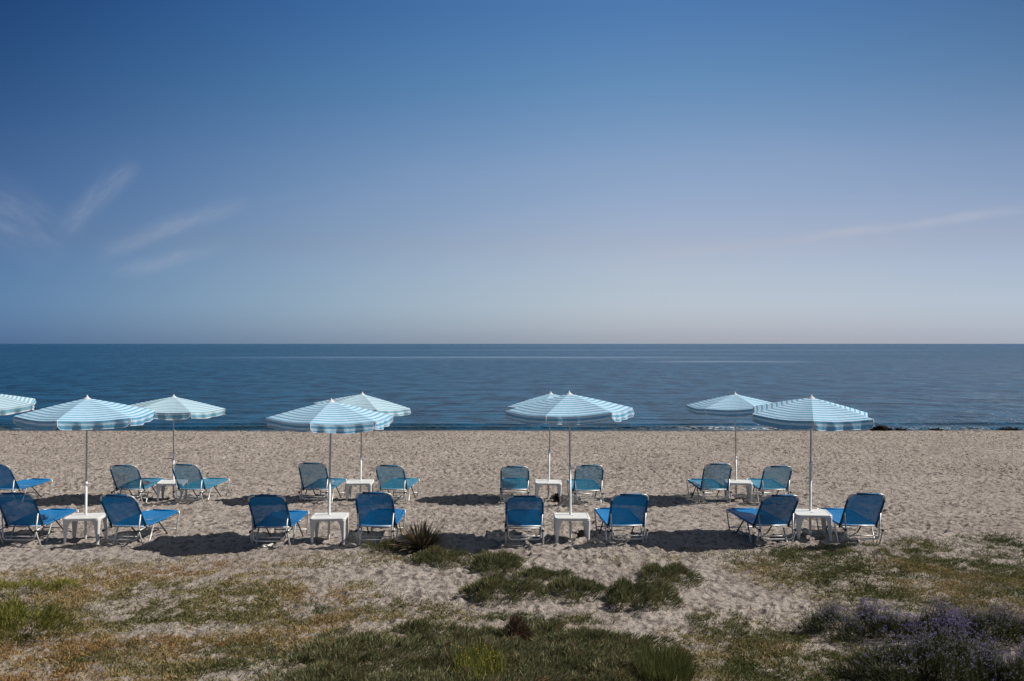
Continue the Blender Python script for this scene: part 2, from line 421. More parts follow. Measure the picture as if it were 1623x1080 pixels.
m_mat = leaf_mat('grey_green_shoots', [(0, (.040, .046, .020)), (.4, (.125, .14, .062)), (.7, (.22, .225, .11)), (.9, (.36, .32, .18)), (1, (.20, .11, .06))])
m_bush = leaf_mat('bright_bush', [(0, (.05, .06, .014)), (.5, (.17, .18, .04)), (1, (.32, .29, .08))])
m_lav = leaf_mat('dark_flower_foliage', [(0, (.020, .028, .012)), (.5, (.050, .064, .026)), (.85, (.09, .095, .045)), (1, (.16, .14, .085))])
m_purple = leaf_mat('purple_petals', [(0, (.12, .09, .22)), (.6, (.23, .18, .38)), (1, (.42, .37, .56))])
m_silver = leaf_mat('pale_seed_heads', [(0, (.12, .12, .12)), (1, (.34, .33, .36))])
m_yellow = leaf_mat('yellow_petals', [(0, (.55, .42, .02)), (1, (.75, .62, .05))])
m_spike = leaf_mat('spiky_leaves', [(0, (.075, .08, .035)), (.4, (.18, .15, .075)), (.65, (.30, .21, .12)), (1, (.55, .42, .30))], .5, .12)
m_weed = leaf_mat('seaweed', [(0, (.012, .009, .007)), (1, (.05, .035, .022))], .6, 0)

# ------------------------------------------------------------------ vegetation layout (world ellipses on the ground)
def E(px, py, rx, ry, wgt):
    D = F * CAMZ / (py - HZ); return ((px - CX) * D / F, D, rx * D / F, ry * D * D / (F * CAMZ), wgt)
def field(L, x, y):
    s = np.zeros_like(x)
    for cx, cy, rx, ry, wg in L:
        r2 = ((x - cx) / rx) ** 2 + ((y - cy) / ry) ** 2
        s = np.maximum(s, wg * np.clip(1.55 - r2 * 1.1, 0, 1))
    return s
DRY = [E(*a) for a in [(290, 960, 300, 62, 1), (60, 935, 200, 38, .8), (230, 1050, 330, 70, 1), (450, 890, 170, 16, .38), (590, 975, 150, 30, .55), (180, 905, 150, 20, .35),
       (980, 890, 50, 8, .6), (1290, 905, 130, 28, .6), (1480, 925, 240, 40, .9), (1160, 1045, 130, 60, .6), (1450, 985, 250, 30, .6), (660, 990, 90, 20, .7), (1300, 1100, 250, 40, .8), (1080, 880, 60, 10, .35), (60, 1100, 400, 40, .9)]]
GRN = [E(*a) for a in [(1400, 888, 230, 22, 1), (1560, 868, 130, 15, 1), (1640, 875, 120, 24, 1), (1450, 925, 230, 28, .8), (1260, 1045, 140, 50, .9), (1140, 985, 50, 22, .6), (290, 1040, 210, 32, .6), (470, 972, 100, 18, .7),
       (1240, 878, 75, 9, .5), (1430, 833, 55, 6, .55), (870, 980, 130, 11, .85), (400, 1015, 70, 14, .6), (1600, 950, 150, 30, .5), (650, 885, 60, 10, .5), (1180, 1075, 120, 30, .7), (30, 985, 110, 35, .6)]]
MAT = [E(*a) for a in [(760, 1050, 270, 52, 1.2), (600, 1040, 150, 45, 1), (990, 1065, 150, 40, 1), (850, 1000, 120, 16, .8)]]
CL = [E(*a) for a in [(760, 1050, 300, 60, 1)]]
def vegn(x, y): return fbm(x * 1.3 + 7, y * 1.3, 4)
def densD(x, y): return np.clip(field(DRY, x, y) * np.clip((vegn(x, y) - .33) * 5, .14, 1) * np.clip((fbm(x * 6, y * 6, 3) - .34) * 4.5, .2, 1), 0, 1)
def densG(x, y): return np.clip(field(GRN, x, y) * np.clip((vegn(x + 31, y) - .31) * 5, .2, 1) * np.clip((fbm(x * 5 + 9, y * 5, 3) - .34) * 4.5, .12, 1), 0, 1)

# ------------------------------------------------------------------ setting: sand sheet
ys = np.concatenate([[-400, -120, -40, -15, -5, 0, 3, 5], np.arange(6.5, 18, .026), np.arange(18, 30, .036), np.arange(30, 46.5, .048), [47, 48, 50, 54, 60, 80, 150, 400]])
us = np.concatenate([[-30, -10, -4, -2.2, -1.5, -1.2], np.linspace(-1.08, 1.08, 1050), [1.2, 1.5, 2.2, 4, 10, 30]])
wid = np.interp(ys, [-400, 6, 46, 400], [6, 6, 27, 60])
XX = us[None, :] * wid[:, None]; YY = np.repeat(ys[:, None], len(us), 1)
ZZ = gheight(XX, YY)
ny, nx = XX.shape
idx = np.arange(ny * nx).reshape(ny, nx)
quads = np.stack([idx[:-1, :-1], idx[:-1, 1:], idx[1:, 1:], idx[1:, :-1]], -1).reshape(-1, 4)
V = np.stack([XX, YY, ZZ], -1).reshape(-1, 3)
o = np_mesh('beach_sand', V, [quads], m_sand, {'thatch': np.maximum(densD(XX, YY), .6 * np.clip(field(MAT, XX, YY), 0, 1)).ravel(), 'green': densG(XX, YY).ravel()}, True)
tag(o, 'grey beige beach sand covered with footprints', kind='structure')

# sea
ys = np.concatenate([np.arange(44.6, 52, .07), np.arange(52, 60, .25), 60 * 1.12 ** np.arange(0, 60)])
xs = np.concatenate([-60 * 1.6 ** np.arange(14, 0, -1), np.linspace(-60, 60, 420), 60 * 1.6 ** np.arange(1, 15)])
XX, YY = np.meshgrid(xs, ys)
xa = np.clip(XX, -90, 90)
c1 = 47.0 + 1.0 * (fbm(xa * .06, xa * 0, 3) - .5); c2 = 49.2 + 1.8 * (fbm(xa * .05 + 50, xa * 0 + 8, 3) - .5)
a1 = .10 * (.4 + 1.1 * fbm(xa * .12 + 11, xa * 0, 3)); a2 = .07 * (.3 + 1.2 * fbm(xa * .1 + 90, xa * 0, 3))
near = np.clip((80 - YY) / 20, 0, 1)
def ridge(t): return np.exp(-np.where(t < 0, (t / .22) ** 2, (t / .9) ** 2))
ZZ = SEA + (a1 * ridge(YY - c1) + a2 * ridge(YY - c2)) + near * .03 * (fbm(xa * .5, YY * 1.2, 3) - .5)
foam = np.clip(ridge(YY - c1 + .25), 0, 1) * np.clip((fbm(xa * .11 + 33, xa * 0 + 2, 3) - .62 + .006 * np.clip(xa, -12, 25)) * 9, 0, 1)
foam = np.maximum(foam, .3 * (YY < 46.9) * (YY > 46.0) * np.clip((fbm(xa * .2 + 3, YY * .5, 3) - .5) * 6, 0, 1))
ny, nx = XX.shape; idx = np.arange(ny * nx).reshape(ny, nx)
quads = np.stack([idx[:-1, :-1], idx[:-1, 1:], idx[1:, 1:], idx[1:, :-1]], -1).reshape(-1, 4)
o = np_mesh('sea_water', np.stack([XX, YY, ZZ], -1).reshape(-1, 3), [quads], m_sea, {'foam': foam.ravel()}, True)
tag(o, 'calm dark blue sea reaching to the horizon', kind='structure')


# ------------------------------------------------------------------ sun lounger
def lerp(a, b, t): return a + (b - a) * t
def cloth(wd, length, cut0, cut1, sag, nu=16, nv=26, thick=.0):
    """flat cloth panel: x across, v along 0..length, corners cut away; returns verts and faces in (x, v, h)"""
    vs = []; fs = []
    for j in range(nv + 1):
        v = j / nv * length
        w_ = wd / 2
        for cut, dist in ((cut0, v), (cut1, length - v)):
            if cut > 0 and dist < cut:
                t = max(0.0, dist / cut); w_ = min(w_, wd / 2 - cut * .95 * (1 - math.sqrt(max(0, 1 - (1 - t) ** 2))) * .0 - cut * (1 - t ** .7) * .9)
        for i in range(nu + 1):
            u = -1 + 2 * i / nu
            vs.append((u * w_, v, -sag * (1 - u * u) * (.35 + .65 * max(0.0, math.sin(math.pi * j / nv)) ** .6)))
    for j in range(nv):
        for i in range(nu):
            a = j * (nu + 1) + i; fs.append((a, a + 1, a + nu + 2, a + nu + 1))
    return vs, fs

def lounger(px, py, rotdeg, label, kind, k):
    rs = random.Random(k * 13 + 5)
    x, y = at(px, py); z = gz(x, y) - .012
    root = empty('sun_lounger', (x, y, z), (R(rs.uniform(-.6, .6)), R(rs.uniform(-.7, .7)), R(rotdeg)))
    tag(root, label, 'sun lounger', 'blue sun loungers set out in two rows on the sand')
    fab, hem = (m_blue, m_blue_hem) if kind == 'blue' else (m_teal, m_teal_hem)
    H = .285; W = .28; th = R(54 + rs.uniform(-4, 4)); BL = .665
    r = .0125
    # seat frame: rails, bent up slightly, foot cross bar, hinge bar
    kink = rs.uniform(.0, .025)
    pts = [(-W, -.26, H - .03), (-W, -.02, H - .005), (-W, .62, H + .012 + kink), (-W * .97, 1.24, H + .045), (W * .97, 1.24, H + .045), (W, .62, H + .012 + kink), (W, -.02, H - .005), (W, -.26, H - .03)]
    f = MB().tube(fillet(pts, .07), r)
    f.tube([(-W, .03, H - .012), (W, .03, H - .012)], .011); f.tube([(-W, .62, H - .012), (W, .62, H - .012)], .011)
    fr = f.build('seat_frame', m_alu, root)
    # backrest plane
    def bp(u, v, hgt=0):
        return (u, -v * math.cos(th) - hgt * math.sin(th) * -1 * -1, H + v * math.sin(th) - hgt * math.cos(th) * 1)
    pts = [bp(-W * .98, -.02), bp(-W * .98, BL), bp(W * .98, BL), bp(W * .98, -.02)]
    MB().tube(fillet(pts, .115, 8), r).build('backrest_frame', m_alu, root)
    # back fabric
    vs, fs = cloth(2 * W * .97, BL - .03, 0, .10, .03)
    b = MB(); b.add([bp(u, v + .03, -h_ if False else h_ * -1) for u, v, h_ in vs], fs)
    bk = b.build('backrest', fab, root)
    hm = MB()
    for s_ in (-1, 1): hm.tube([bp(s_ * W * .98, .02), bp(s_ * W * .985, BL * .5), bp(s_ * W * .98, BL - .115)], .0165)
    hm.tube([bp(-W + .115, BL), bp(W - .115, BL)], .0165)
    hm.build('hem', hem, bk)
    # seat fabric
    def sp(u, v, hg):
        zz_ = H + (.012 + kink) * (v / .62) if v < .62 else lerp(H + .012 + kink, H + .045, (v - .62) / .62)
        return (u, v, zz_ + .006 + hg)
    vs, fs = cloth(2 * W * .97, 1.20, 0, .08, .028, 16, 34)
    b = MB(); b.add([sp(u, v + .03, h_) for u, v, h_ in vs], fs)
    st = b.build('seat', fab, root)
    hm = MB()
    for s_ in (-1, 1): hm.tube([sp(s_ * W, .05, -.006), sp(s_ * W, .62, -.006), sp(s_ * W * .975, 1.14, -.006)], .0165)
    hm.tube([sp(-W + .1, 1.235, -.006), sp(W - .1, 1.235, -.006)], .0165)
    hm.build('hem', fab if kind != 'blue' else m_blue, st)
    # legs
    for s_ in (-1, 1):
        MB().tube(fillet([(s_ * W, -.26, H - .03), (s_ * W * 1.02, -.09, -.02), (s_ * W * 1.02, .06, -.02), (s_ * W, .26, H)], .05), r).build('leg', m_alu, root)
        MB().tube(fillet([(s_ * W * .97, 1.235, H + .045), (s_ * W * .97, 1.20, H - .06), (s_ * W * .93, 1.11, -.02)], .05), r).build('leg', m_alu, root)
        MB().tube([(s_ * W * .94, .46, H), (s_ * W * .94, .85, -.01)], .011).build('strut', m_black, root)
        MB().tube([(s_ * W, -.02, H - .03), (s_ * W, -.02, H + .03)], .026, 10).build('hinge', m_black, root)
        MB().tube([(s_ * W, -.27, H - .03), (s_ * W, -.235, H - .027)], .019, 8).build('rail_cap', m_black, root)
    MB().tube([(-W * .93, 1.13, .05), (W * .93, 1.13, .05)], .010).build('foot_bar', m_alu, root)
    # U shaped back prop
    pv = .27; a = bp(W * .97, pv, 0); yb = -.215 + rs.uniform(-.02, .02); zb = .115
    pts = [(-a[0], a[1] - .016, a[2]), (-W * .86, yb, zb), (W * .86, yb, zb), (a[0], a[1] - .016, a[2])]
    f = MB().tube(fillet(pts, .06), .0115)
    f.tube([(-W * .86, yb + .02, zb + .045), (W * .86, yb + .02, zb + .045)], .008)
    f.build('back_support', m_alu, root)
    return root

def grp(s): return s
LG = [
 (40, 862, 0, 'deep blue lounger at the near row\'s left end, cut by the photo edge', 'blue'),
 (204, 862, -5, 'deep blue lounger in the near row, right of the leftmost white table', 'blue'),
 (433, 864, -1, 'deep blue lounger in the near row, directly left of the second white table', 'blue'),
 (598, 862, -1, 'deep blue lounger in the near row with the spiky plant at its right legs', 'blue'),
 (831, 862, 0, 'deep blue near lounger seen squarely from behind, left of the third table', 'blue'),
 (992, 861, 5, 'deep blue lounger in the near row, right of the third table', 'blue'),
 (1222, 861, 7, 'deep blue lounger in the near row by the grass, left of the fourth table', 'blue'),
 (1360, 861, 0, 'deep blue lounger at the near row\'s right end beside the green grass', 'blue'),
 (10, 797, -5, 'blue lounger in the far row at the left photo edge under the cut off parasol', 'blue'),
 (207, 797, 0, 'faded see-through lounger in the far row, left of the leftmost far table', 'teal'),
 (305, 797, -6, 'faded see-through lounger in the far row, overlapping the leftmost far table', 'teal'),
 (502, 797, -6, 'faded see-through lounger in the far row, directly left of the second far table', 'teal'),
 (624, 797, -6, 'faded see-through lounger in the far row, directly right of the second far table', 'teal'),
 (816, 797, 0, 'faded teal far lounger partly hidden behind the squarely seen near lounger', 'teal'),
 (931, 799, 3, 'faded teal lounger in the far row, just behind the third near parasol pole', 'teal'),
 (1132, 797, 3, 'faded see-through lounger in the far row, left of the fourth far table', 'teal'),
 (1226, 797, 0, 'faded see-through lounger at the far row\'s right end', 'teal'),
]
for k, a in enumerate(LG): lounger(*a, k)


# ------------------------------------------------------------------ white plastic table
def table(px, py, rot, label, k, sz=.545):
    rs = random.Random(k + 100); x, y = at(px, py); z = gz(x, y)
    root = empty('plastic_table', (x, y, z - .01), (R(rs.uniform(-1, 1)), R(rs.uniform(-1.2, 1.2)), R(rot)))
    tag(root, label, 'table', 'white plastic tables under the parasols')
    Ht = .40; hs = sz / 2
    def ring(s_, rr, z_, n=5):
        out_ = []
        for q, (sx_, sy_) in enumerate(((1, 1), (-1, 1), (-1, -1), (1, -1))):
            for i in range(n + 1):
                a_ = math.pi / 2 * q + math.pi / 2 * i / n
                out_.append((sx_ * (s_ - rr) + rr * math.cos(a_), sy_ * (s_ - rr) + rr * math.sin(a_), z_))
        return out_
    prof = [(hs * .985, .05, Ht - .045), (hs, .055, Ht - .04), (hs, .055, Ht - .008), (hs - .006, .05, Ht), (hs - .03, .04, Ht), (hs - .034, .036, Ht - .004)]
    vs = []; fs = []
    for s_, rr, z_ in prof: vs += ring(s_, rr, z_)
    n = 24
    for i in range(len(prof) - 1):
        for j in range(n): fs.append((i * n + j, i * n + (j + 1) % n, (i + 1) * n + (j + 1) % n, (i + 1) * n + j))
    # centre hole
    b0 = (len(prof) - 1) * n
    hole = []
    for j in range(n):
        p_ = vs[b0 + j]; a_ = math.atan2(p_[1], p_[0]); hole.append((.03 * math.cos(a_), .03 * math.sin(a_), Ht - .004))
    hb_ = len(vs); vs += hole
    for j in range(n): fs.append((b0 + j, b0 + (j + 1) % n, hb_ + (j + 1) % n, hb_ + j))
    h2 = len(vs); vs += [(p_[0], p_[1], Ht - .03) for p_ in hole]
    for j in range(n): fs.append((hb_ + j, hb_ + (j + 1) % n, h2 + (j + 1) % n, h2 + j))
    # underside
    for j in range(n): fs.append((h2 + j, h2 + (j + 1) % n, (j + 1) % n, j))
    b = MB(); b.add(vs, fs); b.build('table_top', m_plast, root, False)
    for sx_, sy_ in ((1, 1), (-1, 1), (-1, -1), (1, -1)):
        b = MB(); t = .012; N = 8; vs = []; fs = []
        for i in range(N + 1):
            q = i / N; z_ = lerp(Ht - .038, -.01, q)
            wd = lerp(.125, .040, min(1, q * 1.15) ** .45); off = hs * (.985 - .035 * q); rr = .018
            L = [(off - wd, off), (off - rr, off), (off, off - rr), (off, off - wd), (off - t, off - wd), (off - t, off - rr), (off - rr, off - t), (off - wd, off - t)]
            vs += [(sx_ * a_, sy_ * c_, z_) for a_, c_ in L]
        for i in range(N):
            for j in range(8): fs.append((i * 8 + j, i * 8 + (j + 1) % 8, (i + 1) * 8 + (j + 1) % 8, (i + 1) * 8 + j))
        for b0 in (0, N * 8):
            fs += [(b0, b0 + 1, b0 + 6, b0 + 7), (b0 + 1, b0 + 2, b0 + 5, b0 + 6), (b0 + 2, b0 + 3, b0 + 4, b0 + 5)]
        b.add(vs, fs); b.build('leg', m_plast, root, False)
    return root

TB = [(136, 857, 8, 'white plastic table in the near row between the two leftmost near loungers'),
      (523, 857, 3, 'white plastic table in the near row, left of the lounger with the spiky plant'),
      (906, 857, 0, 'white plastic table in the near row round the third parasol pole, near the photo centre'),
      (1286, 851, -6, 'white plastic table in the near row beside the grass, at the right end'),
      (273, 793, 8, 'white plastic table in the far row partly behind a see-through backrest'),
      (570.5, 793, 2, 'white plastic table in the far row between two see-through loungers, nearly unobstructed'),
      (868.5, 793, 0, 'white plastic table in the far row behind the centre, left of the third near pole'),
      (1170, 793, -8, 'white plastic table in the far row at the right, beside the rightmost far parasol pole')]
for k, a in enumerate(TB): table(*a, k)


# ------------------------------------------------------------------ parasol
def parasol(px, py, topx, topy, spin, label, k, tiltx=0, tilty=0, Rr=1.10, mat=None):
    """hexagonal striped parasol; its pole leans so that its tip stands over the given point"""
    rs = random.Random(k * 7 + 1); mat = mat or m_can
    x, y = at(px, py); z = gz(x, y)
    Hh = CAMZ - (topy - HZ) * y / F - z                     # height of the tip
    lean = (topx - px) * y / F / Hh
    root = empty('beach_parasol', (x, y, z), (R(tiltx * .3), math.atan(lean), 0))
    tag(root, label, 'parasol', 'blue and white striped parasols over the loungers')
    split = rs.uniform(.85, 1.15)
    MB().tube([(0, 0, -.1), (0, 0, .05), (0, 0, split)], .0195, 12).build('pole_sleeve', m_sleeve, root)
    MB().tube([(0, 0, split - .02), (0, 0, Hh - .05)], .014, 12).build('pole', m_pole, root)
    MB().tube([(0, 0, split - .035), (0, 0, split + .02)], .024, 12).tube([(.02, 0, split - .01), (.065, 0, split - .01)], .007, 6).build('clamp', m_sleeve, root)
    # canopy
    top = Hh - .05; rise = .245; N = 6
    cn = bpy.data.meshes.new('canopy'); vs = []; fs = []; uvs = []
    M = Matrix.Rotation(R(tiltx), 4, 'X') @ Matrix.Rotation(R(tilty), 4, 'Y') @ Matrix.Rotation(R(spin) + math.atan((CX - px) / F), 4, 'Z')
    def tr(p):
        q = M @ Vector((p[0], p[1], p[2] + rise * .5)); return (q.x, q.y, q.z + top - rise * .5)
    NU, NV = 14, 16
    corner = [rs.uniform(-.012, .012) for _ in range(N)]
    sagk = [rs.uniform(.8, 1.3) for _ in range(N)]
    def surf(kk, u, v):
        """u across panel 0..1, v from tip to rim 0..1"""
        a0 = 2 * math.pi * kk / N; a1 = 2 * math.pi * (kk + 1) / N
        c0 = Vector((math.cos(a0), math.sin(a0))) * Rr; c1 = Vector((math.cos(a1), math.sin(a1))) * Rr
        e = c0.lerp(c1, u)
        inn = 1 - .03 * math.sin(math.pi * u) * v            # rim curves inwards between the ribs
        bow = .008 * math.sin(math.pi * v)                     # ribs bow upward
        zc = lerp(corner[kk], corner[(kk + 1) % N], u) * v
        zz_ = -rise * v + bow - (.03 * sagk[kk]) * math.sin(math.pi * u) * v ** 1.3 + zc
        return (e.x * v * inn, e.y * v * inn, zz_ + rise * 0)
    for kk in range(N):
        b0 = len(vs)
        for j in range(NV + 1):
            v = .02 + .98 * j / NV
            for i in range(NU + 1):
                u = i / NU; p = surf(kk, u, v); vs.append(tr((p[0], p[1], p[2]))); uvs.append((u * v + kk, 1.02 * v * Rr * .93))
        for j in range(NV):
            for i in range(NU):
                a = b0 + j * (NU + 1) + i; fs.append((a, a + NU + 1, a + NU + 2, a + 1))
    def mesh(name, vs, fs, uvs, parent):
        me = bpy.data.meshes.new(name); me.from_pydata(vs, [], fs); me.materials.append(mat); me.shade_smooth()
        ul = me.uv_layers.new(name='UVMap')
        for lp in me.loops: ul.data[lp.index].uv = uvs[lp.vertex_index]
        o_ = bpy.data.objects.new(name, me); col.objects.link(o_); o_.parent = parent; return o_
    can = mesh('canopy', vs, fs, uvs, root)
    # seams over the ribs
    for kk in range(N):
        pts = [tr((lambda p: (p[0], p[1], p[2] + .003))(surf(kk, 0, .03 + .97 * j / 12))) for j in range(13)]
        MB().tube(pts, .0045, 5).build('seam', mat if False else m_pipe, can) if False else None
    for kk in range(N):
        # valance of one panel, loose ends at the ribs, rounded lower corners
        vs = []; fs = []; uvs = []; edge = []; NU2 = 26; NW = 7; dep = .13 * rs.uniform(.92, 1.08); ph = rs.uniform(0, 6)
        am = 2 * math.pi * (kk + .5) / N; nx_, ny_ = math.cos(am), math.sin(am)
        fl = rs.uniform(-.03, .015)
        for j in range(NW + 1):
            q = j / NW
            for i in range(NU2 + 1):
                u = .012 + .976 * i / NU2; p = surf(kk, u, 1.0)
                e_ = min(u, 1 - u)
                d_ = dep * (1 - .6 * max(0, 1 - e_ / .075) ** 2.4) * (1 + .05 * math.sin(9 * u + ph))
                wv = (.026 * math.sin(21 * u + ph) + .012 * math.sin(43 * u + ph * 2)) * q ** 1.2
                ou = wv + fl * q * q + .012 * max(0, 1 - e_ / .12) * q
                pz = tr(p); d3 = M.to_3x3() @ Vector((nx_ * 1, ny_ * 1, 0))
                a_ = R(spin); ox, oy = d3.x * ou, d3.y * ou
                vs.append((pz[0] + ox, pz[1] + oy, pz[2] - d_ * q)); uvs.append((u, 1.02 * Rr * .93 + .01 + d_ * q))
        for j in range(NW):
            for i in range(NU2):
                a = j * (NU2 + 1) + i; fs.append((a, a + NU2 + 1, a + NU2 + 2, a + 1))
        vl = mesh('valance', vs, fs, uvs, can)
        row = lambda j: [vs[j * (NU2 + 1) + i] for i in range(NU2 + 1)]
        colm = lambda i: [vs[j * (NU2 + 1) + i] for j in range(NW + 1)]
        path = colm(0) + row(NW)[1:-1] + colm(NU2)[::-1]
        MB().tube(path, .0055, 5).build('piping', m_pipe, can)
    for kk in range(N):
        a0 = tr((lambda p: (p[0], p[1], p[2] - .016))(surf(kk, 0, .05))); pts = [tr((lambda p: (p[0], p[1], p[2] - .014))(surf(kk, 0, t_))) for t_ in (.05, .3, .55, .8, .99)]
        rib = MB().tube(pts, .006, 6).build('rib', m_pole, root)
        mid = pts[2]; MB().tube([(0, 0, top - rise - .12), mid], .005, 6).build('stretcher', m_pole, rib)
    MB().tube([(0, 0, top - rise - .16), (0, 0, top - rise - .09)], .028, 12).build('hub', m_sleeve, root)
    tip = tr((0, 0, 0))
    MB().lathe([(.0, .055), (.008, .05), (.012, .036), (.02, .024), (.032, .010), (.055, -.004), (.065, -.014)], 14, (tip[0], tip[1], tip[2] - .005)).build('finial', m_pipe, root)
    return root

# spin 0: a corner points to +x; the hexagon is then widest from the side and shows one panel frontally
PR = [(135.5, 855, 139, 626, 6, 'striped parasol at the near row\'s left, above the two leftmost near loungers', 1.5, 0, 1.035, m_can),
      (521, 855, 525, 631, 12, 'striped parasol, second from left in the near row, overlapping a far parasol on its right', 1, 1, 1.0, m_can),
      (904.5, 855, 902, 619, 9, 'striped parasol, third in the near row, hiding the right half of a far parasol', 1, -1, 1.0, m_can),
      (1284, 849, 1285, 625, 32, 'striped parasol in the near row with a seam facing the viewer, rightmost of the picture', 2, 1, 1.03, m_can),
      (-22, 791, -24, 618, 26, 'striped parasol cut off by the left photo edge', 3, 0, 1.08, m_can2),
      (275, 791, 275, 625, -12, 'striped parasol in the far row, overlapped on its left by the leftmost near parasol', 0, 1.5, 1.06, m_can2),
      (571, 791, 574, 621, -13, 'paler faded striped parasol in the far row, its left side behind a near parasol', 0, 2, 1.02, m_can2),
      (869, 791, 873, 620, 20, 'striped parasol in the far row, only its left end showing past a near parasol', 0, -2, .95, m_can),
      (1167, 791, 1165, 621, -5.5, 'striped parasol in the far row, left of and just behind the rightmost near parasol', 0, 0, 1.02, m_can)]
for k, (a, b_, c_, d_, sp_, lb, tx, ty, rr, mm) in enumerate(PR): parasol(a, b_, c_, d_, sp_, lb, k, tx, ty, rr, mm)


# ------------------------------------------------------------------ plants
def blades(pos, dirs, length, width, rnd, bend=.35, segs=2, rg=rng):
    """many narrow leaves: pos, dirs (n,3) ; returns verts, faces(list), rnd attribute"""
    n = len(pos)
    dirs = dirs / np.linalg.norm(dirs, axis=1, keepdims=True)
    side = np.cross(dirs, rg.normal(size=(n, 3))); side /= np.linalg.norm(side, axis=1, keepdims=True) + 1e-9
    bd = np.cross(dirs, side); b = (rg.random((n, 1)) - .3) * bend
    L = length[:, None]; Wd = width[:, None] * .5
    p0, p1, p2 = pos, pos + dirs * L * .5 + bd * L * b * .25, pos + dirs * L + bd * L * b
    V = np.stack([p0 - side * Wd * .6, p0 + side * Wd * .6, p1 + side * Wd, p1 - side * Wd, p2], 1).reshape(-1, 3)
    i = np.arange(n) * 5
    q = np.stack([i, i + 1, i + 2, i + 3], 1); t = np.stack([i + 3, i + 2, i + 4], 1)
    return V, [q, t], np.repeat(rnd, 5)
def merge(parts):
    Vs = []; Q = []; T = []; A = []; o_ = 0
    for V, (q, t), a in parts:
        Vs.append(V); Q.append(q + o_); T.append(t + o_); A.append(a); o_ += len(V)
    return np.concatenate(Vs), [np.concatenate(Q), np.concatenate(T)], np.concatenate(A)
def gnp(x, y): return gheight(x, y)

def scatter(dens, n, x0, x1, y0, y1, p=1.0):
    # more candidates near the camera
    y = rng.uniform(y0, y1, n); x = rng.uniform(-1, 1, n) * (x1 * y / 16 + .6)
    k = rng.random(n) < dens(x, y) ** p
    return x[k], y[k]

# dry ground weeds
x, y = scatter(densD, 800000, -8.5, 8.8, 8.3, 15.6); n = len(x)
hue = np.clip(fbm(x * .9 + 60, y * .9, 3) * 1.9 - .38 + rng.normal(0, .22, n) + .28 * (x > 2), 0, 1)
up = np.stack([rng.normal(.1, .8, n), rng.normal(0, .8, n), rng.uniform(.15, 1, n)], 1)
V, Fc, A = blades(np.stack([x, y, gnp(x, y) - .004], 1), up, rng.uniform(.02, .065, n), rng.uniform(.005, .011, n), hue, .8)
tag(np_mesh('dry_weeds', V, Fc, m_dry, {'rnd': A}), 'straw and rust coloured dry weeds matted over the sand in the foreground', 'ground cover', kind='stuff')
# green grass
x, y = scatter(densG, 800000, -8.5, 8.8, 8.3, 16.5); n = len(x)
up = np.stack([rng.normal(.12, .55, n), rng.normal(0, .55, n), rng.uniform(.35, 1, n)], 1)
hue = np.clip(fbm(x * 1.4, y * 1.4 + 20, 3) * 1.6 - .4 + rng.normal(0, .2, n), 0, 1)
V, Fc, A = blades(np.stack([x, y, gnp(x, y) - .004], 1), up, rng.uniform(.02, .06, n), rng.uniform(.004, .008, n), hue, .6)
tag(np_mesh('green_grass', V, Fc, m_grn, {'rnd': A}), 'short olive green grass spreading over the sand at the right and lower left', 'grass', kind='stuff')
# sparse sprigs all over the open foreground sand
x, y = scatter(lambda x, y: np.clip((fbm(x * 2.1 + 5, y * 2.1 + 9, 3) - .5) * 2.2, 0, 1) * np.clip((15.2 - y) / 1.2, 0, 1), 80000, -8, 8, 8.3, 15.4); n = len(x)
up = np.stack([rng.normal(.1, .9, n), rng.normal(0, .9, n), rng.uniform(.1, .8, n)], 1)
V, Fc, A = blades(np.stack([x, y, gnp(x, y) - .003], 1), up, rng.uniform(.015, .04, n), rng.uniform(.004, .008, n), np.clip(rng.normal(.55, .25, n), 0, 1), .8)
tag(np_mesh('sparse_sprigs', V, Fc, m_dry, {'rnd': A}), 'thin scattered dry sprigs on the open foreground sand', 'ground cover', kind='stuff')

def shoots(cx, cy, rx, ry, hgt, n, seed, ln=(.022, .10), wd=(.004, .009), lean=(.35, -.1), lump=5.5, edge=.35, rnd0=.45):
    """a low mound: leaf shoots rooted through a lumpy dome"""
    rg = np.random.default_rng(seed)
    a = rg.uniform(0, 2 * math.pi, n); q = np.sqrt(rg.random(n))
    wob = .45 + .55 * vnoise(np.cos(a) * 1.6 + seed * 3.1 + 20, np.sin(a) * 1.6 + seed + 20) + .55 * vnoise(np.cos(a) * 5 + seed * 1.7 + 20, np.sin(a) * 5 + seed + 50)
    lx = np.cos(a) * q * wob; ly = np.sin(a) * q * wob
    x = cx + lx * rx; y = cy + ly * ry
    lum = vnoise(x * lump + seed, y * lump + 3) * .65 + vnoise(x * lump * 2.6, y * lump * 2.6) * .35
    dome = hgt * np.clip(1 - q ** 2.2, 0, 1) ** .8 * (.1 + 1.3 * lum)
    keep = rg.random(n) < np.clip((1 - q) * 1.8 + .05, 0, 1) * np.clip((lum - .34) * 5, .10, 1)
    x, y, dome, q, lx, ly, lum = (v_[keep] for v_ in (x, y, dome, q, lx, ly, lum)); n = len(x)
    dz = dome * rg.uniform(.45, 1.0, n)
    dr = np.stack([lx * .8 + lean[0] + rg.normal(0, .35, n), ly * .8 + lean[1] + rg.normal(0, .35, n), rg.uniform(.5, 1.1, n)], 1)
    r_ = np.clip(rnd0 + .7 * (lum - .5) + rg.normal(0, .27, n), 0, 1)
    return blades(np.stack([x, y, gnp(x, y) + dz - .012], 1), dr, rg.uniform(*ln, n), rg.uniform(*wd, n), r_, .5, rg=rg), (x, y, dome)

